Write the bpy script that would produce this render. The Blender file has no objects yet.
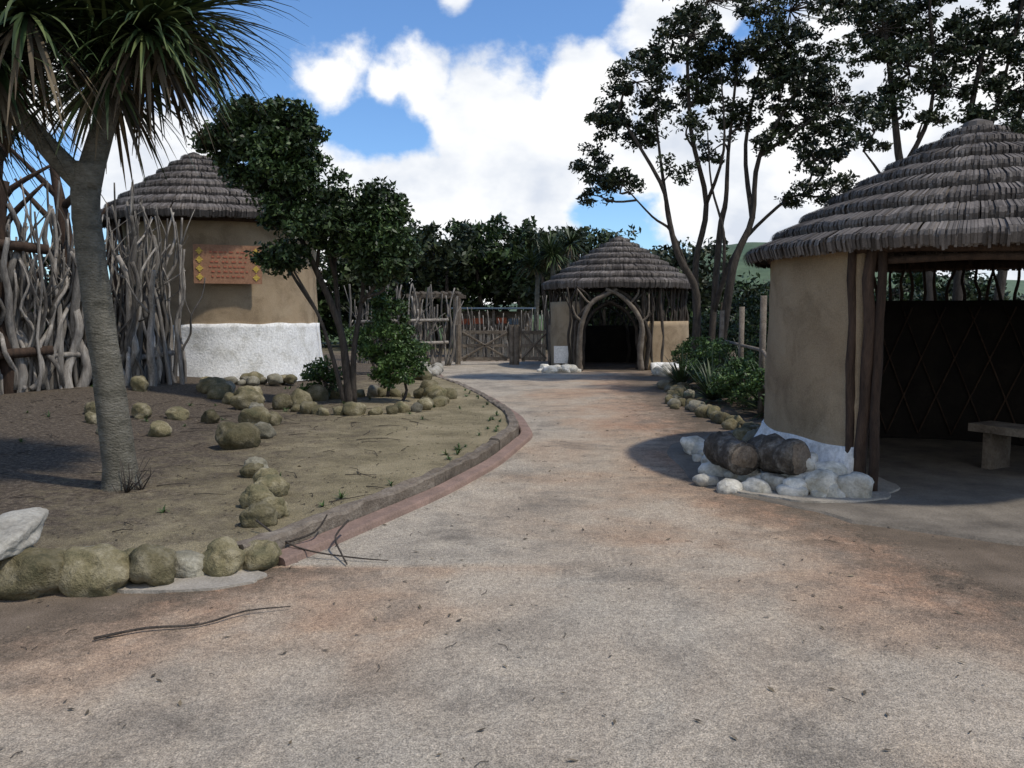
import bpy, math, random
import numpy as np
from mathutils import Vector, noise as mnoise
random.seed(7); rng=np.random.default_rng(7)
scene=bpy.context.scene
scene.view_settings.view_transform='Standard'; scene.view_settings.look='None'; scene.view_settings.exposure=0
col=scene.collection

# ---------------------------------------------------------------- materials
def newmat(name):
    m=bpy.data.materials.new(name); m.use_nodes=True
    nt=m.node_tree; b=nt.nodes['Principled BSDF']; return m,nt,b
def ramp(nt,stops,fac):
    r=nt.nodes.new('ShaderNodeValToRGB'); cr=r.color_ramp
    while len(cr.elements)<len(stops): cr.elements.new(0.5)
    for e,(p,c) in zip(cr.elements,stops):
        e.position=p; e.color=(*c,1) if len(c)==3 else c
    nt.links.new(fac,r.inputs[0]); return r.outputs[0]
def noise(nt,scale,detail=6,rough=.6,vec=None,stretch=None,dist=0):
    n=nt.nodes.new('ShaderNodeTexNoise'); n.inputs['Scale'].default_value=scale
    n.inputs['Detail'].default_value=detail; n.inputs['Roughness'].default_value=rough; n.inputs['Distortion'].default_value=dist
    if vec is None:
        vec=nt.nodes.new('ShaderNodeTexCoord').outputs['Object']
    if stretch:
        mp=nt.nodes.new('ShaderNodeMapping'); mp.inputs['Scale'].default_value=stretch
        nt.links.new(vec,mp.inputs[0]); vec=mp.outputs[0]
    nt.links.new(vec,n.inputs['Vector']); return n.outputs['Fac']
def mix(nt,a,b,fac,mode='MIX'):
    m=nt.nodes.new('ShaderNodeMix'); m.data_type='RGBA'; m.blend_type=mode
    for i,s in ((6,a),(7,b),(0,fac)):
        if isinstance(s,(int,float)): m.inputs[i].default_value=s
        elif isinstance(s,tuple): m.inputs[i].default_value=(*s,1)
        else: nt.links.new(s,m.inputs[i])
    return m.outputs[2]
def math_(nt,op,a,b=None,clamp=False,c=None):
    m=nt.nodes.new('ShaderNodeMath'); m.operation=op; m.use_clamp=clamp
    for i,s in enumerate((a,b,c)):
        if s is None: continue
        if isinstance(s,(int,float)): m.inputs[i].default_value=s
        else: nt.links.new(s,m.inputs[i])
    return m.outputs[0]
def bump(nt,b,h,strength=.5,dist=.02):
    bn=nt.nodes.new('ShaderNodeBump'); bn.inputs['Strength'].default_value=strength; bn.inputs['Distance'].default_value=dist
    nt.links.new(h,bn.inputs['Height']); nt.links.new(bn.outputs[0],b.inputs['Normal'])
def island(nt):
    return nt.nodes.new('ShaderNodeNewGeometry').outputs['Random Per Island']

def simple(name,c1,c2,scale=4,bs=.4,bd=.02,rough=.9,c3=None,fine=40,stretch=None,isl=.0):
    m,nt,b=newmat(name)
    f=noise(nt,scale,4,.65,stretch=stretch)
    st=[(.3,c1),(.7,c2)] if c3 is None else [(.25,c1),(.5,c2),(.75,c3)]
    c=ramp(nt,st,f)
    f2=noise(nt,fine,3,.7,stretch=stretch)
    c=mix(nt,c,ramp(nt,[(.25,(.55,.55,.55)),(.75,(1.3,1.3,1.3))],f2),.7,'MULTIPLY')
    if isl>0:
        c=mix(nt,c,ramp(nt,[(0,(1-isl,)*3),(1,(1+isl,)*3)],island(nt)),1.0,'MULTIPLY')
    nt.links.new(c,b.inputs['Base Color']); b.inputs['Roughness'].default_value=rough
    b.inputs['Specular IOR Level'].default_value=.2
    if bs>0: bump(nt,b,f2,bs,bd)
    return m

def leafmat(name,dark,mid,light,rough=.5):
    m,nt,b=newmat(name)
    c=ramp(nt,[(0,dark),(.6,mid),(1,light)],island(nt))
    f=noise(nt,1.3,1)
    c=mix(nt,c,ramp(nt,[(.3,(.6,.6,.6)),(.7,(1.3,1.3,1.2))],f),1.0,'MULTIPLY')
    nt.links.new(c,b.inputs['Base Color']); b.inputs['Roughness'].default_value=rough
    b.inputs['Specular IOR Level'].default_value=.3
    return m

EARTH=[(.3,(.085,.066,.047)),(.5,(.15,.115,.082)),(.7,(.22,.17,.125))]
def path_material():
    m,nt,b=newmat('gravel_path')
    at=nt.nodes.new('ShaderNodeAttribute'); at.attribute_name='edge_dist'; ed=at.outputs['Fac']
    big=noise(nt,.5,4,.6,dist=.4); med=noise(nt,1.2,6,.68,dist=.3); fine=noise(nt,130,2,.8); f2=noise(nt,38,3,.75); m2=noise(nt,4.5,4,.7)
    redw=math_(nt,'ADD',math_(nt,'MULTIPLY',big,1.2),math_(nt,'MULTIPLY',ed,-.16))
    c=ramp(nt,[(.12,(.36,.315,.25)),(.28,(.37,.305,.23)),(.42,(.36,.265,.185)),(.6,(.34,.215,.14))],redw)
    c=mix(nt,c,ramp(nt,[(.3,(.78,.78,.78)),(.5,(1,1,1)),(.7,(1.16,1.15,1.12))],m2),.85,'MULTIPLY')
    dk=ramp(nt,[(.50,(0,0,0)),(.68,(1,1,1))],med)
    c=mix(nt,c,(.15,.13,.105),math_(nt,'MULTIPLY',dk,.75))
    lt=ramp(nt,[(.30,(1,1,1)),(.46,(0,0,0))],med)
    c=mix(nt,c,(.46,.39,.30),math_(nt,'MULTIPLY',lt,.6))
    c2=ramp(nt,EARTH,noise(nt,1.2,6,.7))
    fade=math_(nt,'ADD',math_(nt,'MULTIPLY',ed,1.3),math_(nt,'MULTIPLY',math_(nt,'SUBTRACT',m2,.55),2.2),True)
    c=mix(nt,c2,c,fade)
    c=mix(nt,c,ramp(nt,[(.3,(.40,.40,.40)),(.5,(1,1,1)),(.72,(1.85,1.8,1.75))],fine),.85,'MULTIPLY')
    c=mix(nt,c,ramp(nt,[(.3,(.64,.64,.64)),(.7,(1.3,1.3,1.3))],f2),.85,'MULTIPLY')
    nt.links.new(c,b.inputs['Base Color']); b.inputs['Roughness'].default_value=.95; b.inputs['Specular IOR Level'].default_value=.15
    h=math_(nt,'ADD',math_(nt,'MULTIPLY',fine,.5),math_(nt,'ADD',f2,math_(nt,'MULTIPLY',med,1.5)))
    bump(nt,b,h,.75,.022); return m
def garden_material():
    m,nt,b=newmat('sandy_soil')
    tc=nt.nodes.new('ShaderNodeTexCoord').outputs['Object']
    sx=nt.nodes.new('ShaderNodeSeparateXYZ'); nt.links.new(tc,sx.inputs[0])
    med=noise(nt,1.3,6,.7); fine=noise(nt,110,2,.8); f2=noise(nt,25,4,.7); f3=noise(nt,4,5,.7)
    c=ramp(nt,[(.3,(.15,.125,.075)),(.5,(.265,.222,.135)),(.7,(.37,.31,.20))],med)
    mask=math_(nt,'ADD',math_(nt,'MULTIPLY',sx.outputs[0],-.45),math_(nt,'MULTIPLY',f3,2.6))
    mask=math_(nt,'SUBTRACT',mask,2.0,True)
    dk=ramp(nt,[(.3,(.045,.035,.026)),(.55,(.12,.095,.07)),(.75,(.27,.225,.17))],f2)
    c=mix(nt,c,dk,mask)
    c=mix(nt,c,ramp(nt,[(.3,(.42,.42,.42)),(.5,(1,1,1)),(.72,(1.7,1.7,1.6))],fine),.8,'MULTIPLY')
    nt.links.new(c,b.inputs['Base Color']); b.inputs['Roughness'].default_value=.95; b.inputs['Specular IOR Level'].default_value=.15
    bump(nt,b,math_(nt,'ADD',f2,math_(nt,'MULTIPLY',fine,.6)),.9,.035); return m
def ground_material():
    m,nt,b=newmat('earth_and_grass')
    tc=nt.nodes.new('ShaderNodeTexCoord').outputs['Object']
    ln=nt.nodes.new('ShaderNodeVectorMath'); ln.operation='LENGTH'; nt.links.new(tc,ln.inputs[0])
    far=math_(nt,'MULTIPLY',math_(nt,'SUBTRACT',ln.outputs['Value'],32),.05,True)
    med=noise(nt,1.2,6,.7); fine=noise(nt,100,2,.8)
    c=ramp(nt,EARTH,med)
    c=mix(nt,c,(.06,.09,.03),far)
    c=mix(nt,c,ramp(nt,[(.3,(.45,.45,.45)),(.7,(1.5,1.5,1.5))],fine),.75,'MULTIPLY')
    nt.links.new(c,b.inputs['Base Color']); b.inputs['Roughness'].default_value=.95; b.inputs['Specular IOR Level'].default_value=.15
    bump(nt,b,math_(nt,'ADD',med,fine),.6,.02); return m
def clay_material():
    m,nt,b=newmat('clay_render')
    med=noise(nt,1.3,6,.6); fine=noise(nt,70,4,.75); st=noise(nt,2.2,5,.65,dist=.5)
    c=ramp(nt,[(.3,(.28,.205,.13)),(.5,(.36,.27,.17)),(.7,(.42,.325,.215))],med)
    c=mix(nt,c,ramp(nt,[(.36,(.68,.67,.66)),(.52,(1,1,1))],st),.75,'MULTIPLY')
    c=mix(nt,c,ramp(nt,[(.3,(.74,.74,.74)),(.7,(1.18,1.18,1.18))],fine),.85,'MULTIPLY')
    nt.links.new(c,b.inputs['Base Color']); b.inputs['Roughness'].default_value=.95; b.inputs['Specular IOR Level'].default_value=.1
    bump(nt,b,math_(nt,'ADD',fine,math_(nt,'MULTIPLY',med,2)),.6,.025); return m

M_path=path_material(); M_garden=garden_material(); M_ground=ground_material(); M_clay=clay_material()
M_white=simple('whitewash',(.50,.48,.42),(.76,.75,.71),3,.5,.03,c3=(.80,.79,.76),fine=25)
M_whitestone=simple('whitewashed_stone',(.26,.235,.17),(.56,.53,.45),4,.5,.02,c3=(.72,.70,.64),fine=30,isl=.2)
M_rock=simple('mossy_boulder',(.06,.062,.032),(.15,.128,.07),5,.8,.025,c3=(.30,.265,.18),fine=45,isl=.4)
M_rockg=simple('grey_boulder',(.09,.085,.06),(.18,.165,.12),4,.7,.02,c3=(.32,.30,.24),fine=45,isl=.35)
M_drift=simple('driftwood',(.10,.088,.075),(.205,.185,.16),5,.6,.02,c3=(.35,.325,.285),fine=30,stretch=(4,4,.6),isl=.6)
M_brown=simple('brown_log',(.035,.024,.018),(.085,.055,.038),5,.6,.02,fine=30,stretch=(4,4,.6),isl=.3)
M_bark=simple('dark_bark',(.035,.03,.025),(.11,.09,.072),7,.8,.03,fine=35,stretch=(3,3,.8),isl=.2)
M_logbark=simple('lichened_bark',(.035,.03,.024),(.10,.085,.068),9,.9,.04,c3=(.30,.275,.235),fine=35)
M_barkl=simple('cabbage_bark',(.07,.065,.048),(.16,.148,.115),5,1.0,.04,c3=(.23,.215,.175),fine=28,stretch=(1,1,2.2))
M_timber=simple('weathered_timber',(.085,.068,.052),(.17,.14,.108),6,.7,.02,c3=(.25,.215,.17),fine=40,stretch=(1,1,1),isl=.2)
M_cutend=simple('cut_wood_end',(.12,.09,.065),(.27,.22,.165),14,.7,.02,fine=60)
M_kerb=simple('red_concrete',(.17,.12,.095),(.28,.19,.15),3,.4,.01,fine=60)
M_conc=simple('pale_concrete',(.22,.195,.155),(.40,.36,.30),2.5,.5,.02,fine=50)
M_floor=simple('packed_dirt_floor',(.10,.085,.068),(.22,.19,.15),2.0,.5,.02,fine=60)
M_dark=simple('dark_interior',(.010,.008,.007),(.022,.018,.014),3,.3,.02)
M_thatch=simple('thatch',(.065,.055,.048),(.135,.117,.102),1.2,.0,.01,c3=(.20,.178,.158),fine=60,isl=.42)
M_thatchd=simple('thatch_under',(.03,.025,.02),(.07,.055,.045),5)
M_leafd=leafmat('leaf_dark_green',(.012,.022,.008),(.03,.055,.016),(.075,.115,.035))
M_leafm=leafmat('leaf_mid_green',(.022,.045,.012),(.05,.095,.024),(.10,.16,.045))
M_leafb=leafmat('leaf_olive',(.012,.019,.009),(.03,.043,.018),(.065,.08,.035))
M_sword=leafmat('sword_leaf',(.02,.035,.012),(.042,.066,.024),(.11,.14,.055),.45)
M_sworddead=leafmat('dead_leaf',(.05,.038,.026),(.11,.085,.055),(.19,.15,.10),.8)
M_hill=simple('hill_pasture',(.06,.095,.06),(.10,.14,.08),.02,.0,.0,fine=.15,c3=(.075,.11,.07))

# ---------------------------------------------------------------- mesh builder
class MB:
    def __init__(s): s.V=[];s.F=[];s.M=[];s.n=0
    def add(s,V,F,mat=0):
        V=np.asarray(V,float).reshape(-1,3); F=np.asarray(F,int)
        s.V.append(V); s.F.append(F+s.n); s.M.append(np.full(len(F),mat)); s.n+=len(V)
    def obj(s,name,mats,smooth=True,parent=None):
        V=np.concatenate(s.V); me=bpy.data.meshes.new(name)
        me.vertices.add(len(V)); me.vertices.foreach_set('co',V.ravel())
        loops=np.concatenate([f.ravel() for f in s.F]); cnt=np.concatenate([np.full(len(f),f.shape[1]) for f in s.F])
        start=np.concatenate([[0],np.cumsum(cnt)[:-1]])
        me.loops.add(len(loops)); me.loops.foreach_set('vertex_index',loops.astype(np.int32))
        me.polygons.add(len(cnt)); me.polygons.foreach_set('loop_start',start.astype(np.int32))
        me.polygons.foreach_set('material_index',np.concatenate(s.M).astype(np.int32))
        me.polygons.foreach_set('use_smooth',np.full(len(cnt),smooth))
        for m in mats: me.materials.append(m)
        me.update(calc_edges=True); me.validate()
        o=bpy.data.objects.new(name,me); col.objects.link(o)
        if parent: o.parent=parent
        return o
def empty(name):
    e=bpy.data.objects.new(name,None); e.empty_display_size=.2; col.objects.link(e); return e
def smoothpts(P,R,k=4):
    P=np.asarray(P,float); n=len(P)
    if np.isscalar(R): R=np.full(n,R)
    R=np.asarray(R,float)
    if n<3 or k<2: return P,R
    out=[];ro=[]
    for i in range(n-1):
        p0=P[max(i-1,0)];p1=P[i];p2=P[i+1];p3=P[min(i+2,n-1)]
        for j in range(k):
            t=j/k
            out.append(.5*((2*p1)+(-p0+p2)*t+(2*p0-5*p1+4*p2-p3)*t*t+(-p0+3*p1-3*p2+p3)*t**3)); ro.append(R[i]*(1-t)+R[i+1]*t)
    out.append(P[-1]);ro.append(R[-1]); return np.array(out),np.array(ro)
def tube(mb,P,R,sides=8,k=4,mat=0,jit=0.0,cap=True):
    P,R=smoothpts(P,R,k); n=len(P)
    T=np.gradient(P,axis=0); T/=np.linalg.norm(T,axis=1)[:,None]+1e-9
    a=np.array([1,0,0.]) if abs(T[0][0])<.8 else np.array([0,1.,0])
    ang=np.arange(sides)*2*math.pi/sides; rings=[]
    for i in range(n):
        a=a-T[i]*np.dot(a,T[i]); a/=np.linalg.norm(a)+1e-9; b=np.cross(T[i],a)
        rr=R[i]*(1+jit*rng.uniform(-1,1,sides))
        rings.append(P[i]+rr[:,None]*(np.cos(ang)[:,None]*a+np.sin(ang)[:,None]*b))
    V=np.concatenate(rings); i0=np.arange(n-1)[:,None]*sides; j=np.arange(sides); j2=(j+1)%sides
    F=np.stack([i0+j,i0+j2,i0+sides+j2,i0+sides+j],-1).reshape(-1,4)
    if cap:
        V=np.concatenate([V,[P[0]],[P[-1]]]); c0=len(V)-2;c1=len(V)-1; e=(n-1)*sides
        base=mb.n; mb.add(V,F,mat)
        tri=np.concatenate([np.stack([j2,j,np.full(sides,c0)],-1),np.stack([e+j,e+j2,np.full(sides,c1)],-1)])
        mb.F.append(tri+base); mb.M.append(np.full(len(tri),mat))
    else: mb.add(V,F,mat)
def box(mb,c,s,rz=0,mat=0,bev=0):
    x,y,z=[q/2 for q in s]; V=np.array([[-x,-y,-z],[x,-y,-z],[x,y,-z],[-x,y,-z],[-x,-y,z],[x,-y,z],[x,y,z],[-x,y,z]])
    cr,sr=math.cos(rz),math.sin(rz); W=V.copy(); W[:,0]=V[:,0]*cr-V[:,1]*sr; W[:,1]=V[:,0]*sr+V[:,1]*cr
    mb.add(W+np.array(c),[[0,3,2,1],[4,5,6,7],[0,1,5,4],[1,2,6,5],[2,3,7,6],[3,0,4,7]],mat)
import bmesh
def ico(sub):
    bm=bmesh.new(); bmesh.ops.create_icosphere(bm,subdivisions=sub,radius=1)
    V=np.array([v.co[:] for v in bm.verts]); F=np.array([[v.index for v in f.verts] for f in bm.faces]); bm.free(); return V,F
ICO3=ico(4); ICO2=ico(3)
def rock(mb,p,s,mat=0,hi=False,ground=True):
    V,F=ICO3 if hi else ICO2
    off=Vector(rng.uniform(-50,50,3))
    d=np.array([1+.38*mnoise.noise(Vector(v)*1.1+off)+.14*mnoise.noise(Vector(v)*3+off)+.04*mnoise.noise(Vector(v)*9+off) for v in V])
    W=V*d[:,None]; W=np.sign(W)*np.abs(W)**.88
    W=W*np.array(s)/2; a=rng.uniform(0,6.28); tl=rng.uniform(-.25,.25)
    c,q=math.cos(a),math.sin(a)
    ct,stt=math.cos(tl),math.sin(tl)
    W=W@np.array([[ct,0,-stt],[0,1,0],[stt,0,ct]])
    W=W@np.array([[c,q,0],[-q,c,0],[0,0,1]])
    p=np.array(p,float); 
    if ground: p[2]+=s[2]*.36
    mb.add(W+p,F,mat)

def leaves(mb,C,size,asp=.45,up=.5,mat=0):
    n=len(C); N=rng.normal(size=(n,3)); N[:,2]+=up; N/=np.linalg.norm(N,axis=1)[:,None]
    T=rng.normal(size=(n,3)); T-=N*np.sum(N*T,1)[:,None]; T/=np.linalg.norm(T,axis=1)[:,None]; B=np.cross(N,T)
    L=size*rng.uniform(.6,1.3,n)[:,None]*.5; W=L*asp
    V=np.stack([C-T*L,C+B*W+T*L*.1,C+T*L,C-B*W+T*L*.1],1).reshape(-1,3)
    mb.add(V,np.arange(4*n).reshape(-1,4),mat)
def crown(ml,mw,center,rad,nclump,nleaf,lsize,csize,root=None,mat=0):
    c=np.array(center,float); rad=np.array(rad,float)
    if root is not None:
        m=(c+np.array(root))/2+rng.normal(size=3)*.12
        tube(mw,[root,m,c],[.04*max(rad)**.3,.026,.014],5,3)
    for i in range(nclump):
        d=rng.normal(size=3); d/=np.linalg.norm(d); r=rng.uniform(.25,1)**.6
        p=c+d*rad*r
        if i%2==0:
            tube(mw,[c+ (p-c)*.0,(c+p)/2+rng.normal(size=3)*.05,p],[.014,.009,.005],4,1,cap=False)
        k=int(nleaf*rng.uniform(.5,1.4)); cs=csize*rng.uniform(.6,1.3)
        q=rng.normal(size=(k,3)); q/=np.linalg.norm(q,axis=1)[:,None]; q*=rng.uniform(0,1,k)[:,None]**.5
        leaves(ml,p+q*cs*np.array([1,1,.65]),lsize,mat=mat)
def rosette(mb,c,n,L,w,mat=0,low=-.6,dirz=None,droop=1.0,deadmat=None,deadel=-.45):
    c=np.array(c,float)
    for i in range(n):
        az=rng.uniform(0,2*math.pi); el=math.asin(rng.uniform(low,.98)); l=L*rng.uniform(.7,1.1)
        d=np.array([math.cos(az)*math.cos(el),math.sin(az)*math.cos(el),math.sin(el)])
        side=np.array([-math.sin(az),math.cos(az),0]); seg=6; P=[];p=c.copy();dd=d.copy()
        dr=droop*rng.uniform(.05,.34)
        for k in range(seg+1):
            t=k/seg; ww=w*(.55+.9*t if t<.5 else (1-t)*2)*.5+.002
            P+= [p-side*ww,p+side*ww]; p=p+dd*l/seg; dd=dd+np.array([0,0,-dr*(.3+t)]); dd/=np.linalg.norm(dd)
        F=[[2*k,2*k+1,2*k+3,2*k+2] for k in range(seg)]
        mb.add(P,F,deadmat if (deadmat is not None and el<deadel) else mat)

# ---------------------------------------------------------------- terrain
def garden_z(x,y):
    t=np.clip((-x-3.3)/3.7,0,1); r=.12+.25*t*t*(3-2*t)
    return r+.025*np.sin(x*1.7+y)*np.sin(y*1.1)*np.clip((-x-1.5-.0)*.5,0,1)
ax=np.unique(np.concatenate([np.linspace(-20,20,41),np.linspace(-900,900,37)])); ay=np.unique(np.concatenate([np.linspace(-20,60,81),np.linspace(-100,1200,40)]))
X,Y=np.meshgrid(ax,ay); mb=MB(); nx=len(ax);ny=len(ay)
i=np.arange(ny-1)[:,None]*nx+np.arange(nx-1); F=np.stack([i,i+1,i+1+nx,i+nx],-1).reshape(-1,4)
mb.add(np.stack([X,Y,X*0],-1),F); mb.obj('ground',[M_ground])
def strip(name,rows,ncol,zf,mat,skirt=0,pw=1.0,edgeattr=None):
    mb=MB(); V=[]; E_=[]
    for (y,xl,xr) in rows:
        t=np.linspace(0,1,ncol)**pw; x=xl+(xr-xl)*t; V.append(np.stack([x,np.full(ncol,y),zf(x,np.full(ncol,y))],-1))
        if edgeattr: 
            e=xr-x
            if y<5.0: e=np.minimum(e,x-xl)
            E_.append(np.maximum(e,0))
    V=np.array(V); n=len(rows); i=np.arange(n-1)[:,None]*ncol+np.arange(ncol-1)
    mb.add(V,np.stack([i,i+1,i+1+ncol,i+ncol],-1).reshape(-1,4))
    if skirt:
        for E in (V[0],V[:,-1],V[-1]):
            k=len(E); L=E.copy(); L[:,2]=-.02; j=np.arange(k-1); mb.add(np.concatenate([E,L]),np.stack([j,j+k,j+k+1,j+1],-1))
    o=mb.obj(name,[mat],True)
    if edgeattr:
        at=o.data.attributes.new('edge_dist','FLOAT','POINT'); at.data.foreach_set('value',np.array(E_).ravel().astype(np.float32))
    return o
EY=[4.4,4.5,4.75,5.05,5.83,7.0,8.4,10.4,12.1,14.6,17,19.6,23.2,26]; EX=[-3.2,-2.7,-1.95,-1.62,-1.28,-.78,-.33,.08,-.03,-.48,-1.05,-1.85,-2.45,-2.6]
def edge(y): 
    return float(np.interp(y,EY,EX))
def edge_s(y): return sum(edge(y+d) for d in (-.3,-.15,0,.15,.3))/5 if y>5.4 else edge(y)
rows=[(y,-18,edge_s(y)) for y in np.concatenate([np.linspace(4.4,5.4,11),np.linspace(5.6,26,90)])]
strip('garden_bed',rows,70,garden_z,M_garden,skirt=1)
PLY=[-8,2.0,3.2,4.2,4.6,5.05]; PLX=[-7,-4.4,-3.1,-2.3,-1.9,-1.35]
PRY=[-8,2,3.9,5.0,5.7,6.6,7.7,9.5,12.1,14.1,18.2,20.5,22.6,26,27.5]; PRX=[3.8,3.4,3.0,2.85,2.7,2.4,2.2,2.5,2.8,2.75,2.95,3.2,4.0,3.5,1.6]
rows=[]
for y in np.concatenate([np.linspace(-8,2,20),np.linspace(2.1,27.5,200)]):
    j=.10*mnoise.noise(Vector((y*2.2,0,0)))+.05*mnoise.noise(Vector((y*7,3,0)))
    xl=float(np.interp(y,PLY,PLX))+j*2 if y<5.05 else edge_s(y)+.06
    xr=float(np.interp(y,PRY,PRX))+.09*mnoise.noise(Vector((y*2,9,0)))
    rows.append((y,xl,xr))
strip('gravel_path',rows,60,lambda x,y:x*0+.006,M_path,edgeattr=1)
def sweep(mb,ys,off,prof,wob=.006,mat=0):
    V=[]
    for y in ys:
        x=edge_s(y)+off; g=(edge_s(y+.25)-edge_s(y-.25))/.5; nrm=np.array([1,-g]); nrm/=np.linalg.norm(nrm)
        V+=[[x+nrm[0]*a,y+nrm[1]*a,z+wob*mnoise.noise(Vector((x*5,y*5,a*19)))*(1 if z>0 else 0)] for a,z in prof]
    k=len(prof); i=np.arange(len(ys)-1)[:,None]*k+np.arange(k-1); F=np.stack([i,i+1,i+1+k,i+k],-1).reshape(-1,4)
    base=mb.n; mb.add(V,F,mat); e=(len(ys)-1)*k
    mb.F.append(np.array([list(range(k)),[e+q for q in range(k)][::-1]])+base); mb.M.append(np.full(2,mat))
mb=MB(); sweep(mb,np.linspace(5.05,24,110),.05,[(.0,-.02),(.0,.045),(.015,.06),(.14,.055),(.155,.04),(.175,-.02)])
mb.obj('concrete_kerb',[M_kerb],False)
mb=MB(); y=4.98
while y<23:
    y2=y+rng.uniform(1.9,2.4); dz=.012*rng.normal()
    sweep(mb,np.linspace(y+.012,y2-.012,26),-.10+.012*rng.normal(),[(.0,-.02),(.0,.135+dz),(.012,.15+dz),(.06,.145+dz),(.115,.15+dz),(.132,.135+dz),(.135,-.02)],.03); y=y2
mb.obj('timber_edging',[M_timber],False)

def disc(name,c,r,z,mat,seed=0,sx=1,sy=1):
    mb=MB(); n=72; V=[[c[0],c[1],z]]
    for i in range(n):
        a=i/n*2*math.pi; rr=r*(1+.09*mnoise.noise(Vector((math.cos(a)*2.5+seed,math.sin(a)*2.5,0)))+.03*mnoise.noise(Vector((math.cos(a)*12+seed,math.sin(a)*12,0))))
        V.append([c[0]+rr*sx*math.cos(a),c[1]+rr*sy*math.sin(a),z])
    o=len(V)
    V+=[[c[0]+(v[0]-c[0])*1.02,c[1]+(v[1]-c[1])*1.02,-.02] for v in V[1:]]
    F=[[0,1+i,1+(i+1)%n] for i in range(n)]; F2=[[1+i,o+i,o+(i+1)%n,1+(i+1)%n] for i in range(n)]
    b=mb.n; mb.add(V,F); mb.F.append(np.array(F2)+b); mb.M.append(np.zeros(n)); return mb.obj(name,[mat],False)

# ---------------------------------------------------------------- huts
def roof(c,ze,za,R,courses,off=(0,0),parent=None,w=.014,lip=.09):
    mb=MB(); under=MB()
    def pt(a,t,h=0):
        a=np.asarray(a,float); t=np.asarray(t,float)
        z=za-(za-ze)*(t**1.12); ox,oy=off[0]*(1-t),off[1]*(1-t)
        wob=1+.010*np.sin(a*3+1)+.006*np.sin(a*7)
        return np.stack([c[0]+ox+R*t*wob*np.cos(a),c[1]+oy+R*t*wob*np.sin(a),z+h+0*a],-1)
    n=64; A,Tt=np.meshgrid(np.arange(n)/n*2*math.pi,np.linspace(0,.985,12)); V=pt(A.ravel(),Tt.ravel(),-.03)
    i0=np.arange(11)[:,None]*n; j=np.arange(n); j2=(j+1)%n
    under.add(V,np.stack([i0+j,i0+j2,i0+n+j2,i0+n+j],-1).reshape(-1,4))
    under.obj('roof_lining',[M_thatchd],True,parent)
    for k in range(courses):
        t0=max(.0,(k)/courses-.02); t1=(k+1)/courses
        cnt=max(60,int(2*math.pi*R*t1/w))
        for layer in range(3):
            q=np.arange(cnt); a=(q+rng.uniform(-.5,.5,cnt))/cnt*2*math.pi
            lp=lip*(1-.22*layer)
            ph=.005*np.sin(a*9+k*2)+.003*np.sin(a*23+k)
            tt=t1+.012+rng.normal(size=cnt)*.005-.010*layer+ph; hh=lp+rng.normal(size=cnt)*.004
            a2=a+rng.normal(size=cnt)*.010/max(t1,.3); da=w/(R*t1)*.75*np.ones(cnt)
            da0=da*min(t1/max(t0,.1),2.2); tm=t0*.55+tt*.45
            cols=[pt(a-da0,t0+0*a,-.02),pt(a+da0,t0+0*a,-.02),pt(a2-da,tm,hh*.62),pt(a2+da,tm,hh*.62),pt(a2-da,tt-.008,hh),pt(a2+da,tt-.008,hh),pt(a2-da,tt,hh-lip*.3),pt(a2+da,tt,hh-lip*.3),pt(a2-da,tt-.014,hh-lip*1.3),pt(a2+da,tt-.014,hh-lip*1.3)]
            V=np.stack(cols,1).reshape(-1,3); b=(np.arange(cnt)*10)[:,None,None]
            F=(b+np.array([[0,1,3,2],[2,3,5,4],[4,5,7,6],[6,7,9,8]])[None]).reshape(-1,4)
            mb.add(V,F)
    p=pt(0,0)
    tube(mb,[p-[0,0,.05],p+[0,0,.05],p+[0,0,.09]],[.17,.13,.02],12,1,jit=.1)
    mb.obj('thatch_roof',[M_thatch],False,parent)
def arcwall(name,c,R,a0,a1,z0,z1,mat,parent,th=.14,flare=0,nz=10,top=None):
    n=max(4,int(abs(a1-a0)/math.radians(3)))+1; mb=MB(); V=[]
    for s in (0,1):
        for iz in range(nz+1):
            for i in range(n):
                a=a0+(a1-a0)*i/(n-1); t=iz/nz; z=z0+(z1-z0)*t
                if top and iz==nz: z+=top*mnoise.noise(Vector((a*4,R,1)))
                r=R+flare*(1-t)**1.5+.03*mnoise.noise(Vector((a*3,z*1.5,R)))+.012*mnoise.noise(Vector((a*14,z*6,R))) if s==0 else R-th
                V.append([c[0]+r*math.cos(a),c[1]+r*math.sin(a),z])
    m=(nz+1)*n; i=np.arange(nz)[:,None]*n+np.arange(n-1); A=np.stack([i,i+1,i+1+n,i+n],-1).reshape(-1,4)
    F=[A,A[:,::-1]+m]
    j=np.arange(n-1); t=nz*n; F.append(np.stack([t+j,t+j+1,m+t+j+1,m+t+j],-1))
    q=np.arange(nz)*n; F.append(np.stack([q,q+n,q+n+m,q+m],-1)); q=q+n-1; F.append(np.stack([q,q+m,q+n+m,q+n],-1))
    mb.add(V,np.concatenate(F)); return mb.obj(name,[mat],True,parent)
def stick(mb,p0,p1,r,jit=.06,n=5,sides=6,taper=.6,mat=0,branch=0):
    p0=np.array(p0,float);p1=np.array(p1,float); P=[p0+(p1-p0)*t+rng.normal(size=3)*jit*(0 if t==0 else 1)*np.array([1,1,.2]) for t in np.linspace(0,1,n)]
    R=[r*(1-(1-taper)*t) for t in np.linspace(0,1,n)]; tube(mb,P,R,sides,3,mat,jit=.08)
    for b in range(branch):
        i=rng.integers(n//2,n-1); q=P[i]; d=(p1-p0)/np.linalg.norm(p1-p0)*rng.uniform(.3,.8)+rng.normal(size=3)*.3*np.array([1,1,.3])
        tube(mb,[q,q+d*.5+rng.normal(size=3)*.04,q+d],[R[i]*.6,R[i]*.45,R[i]*.25],5,2,mat)
rad=math.radians

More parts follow.
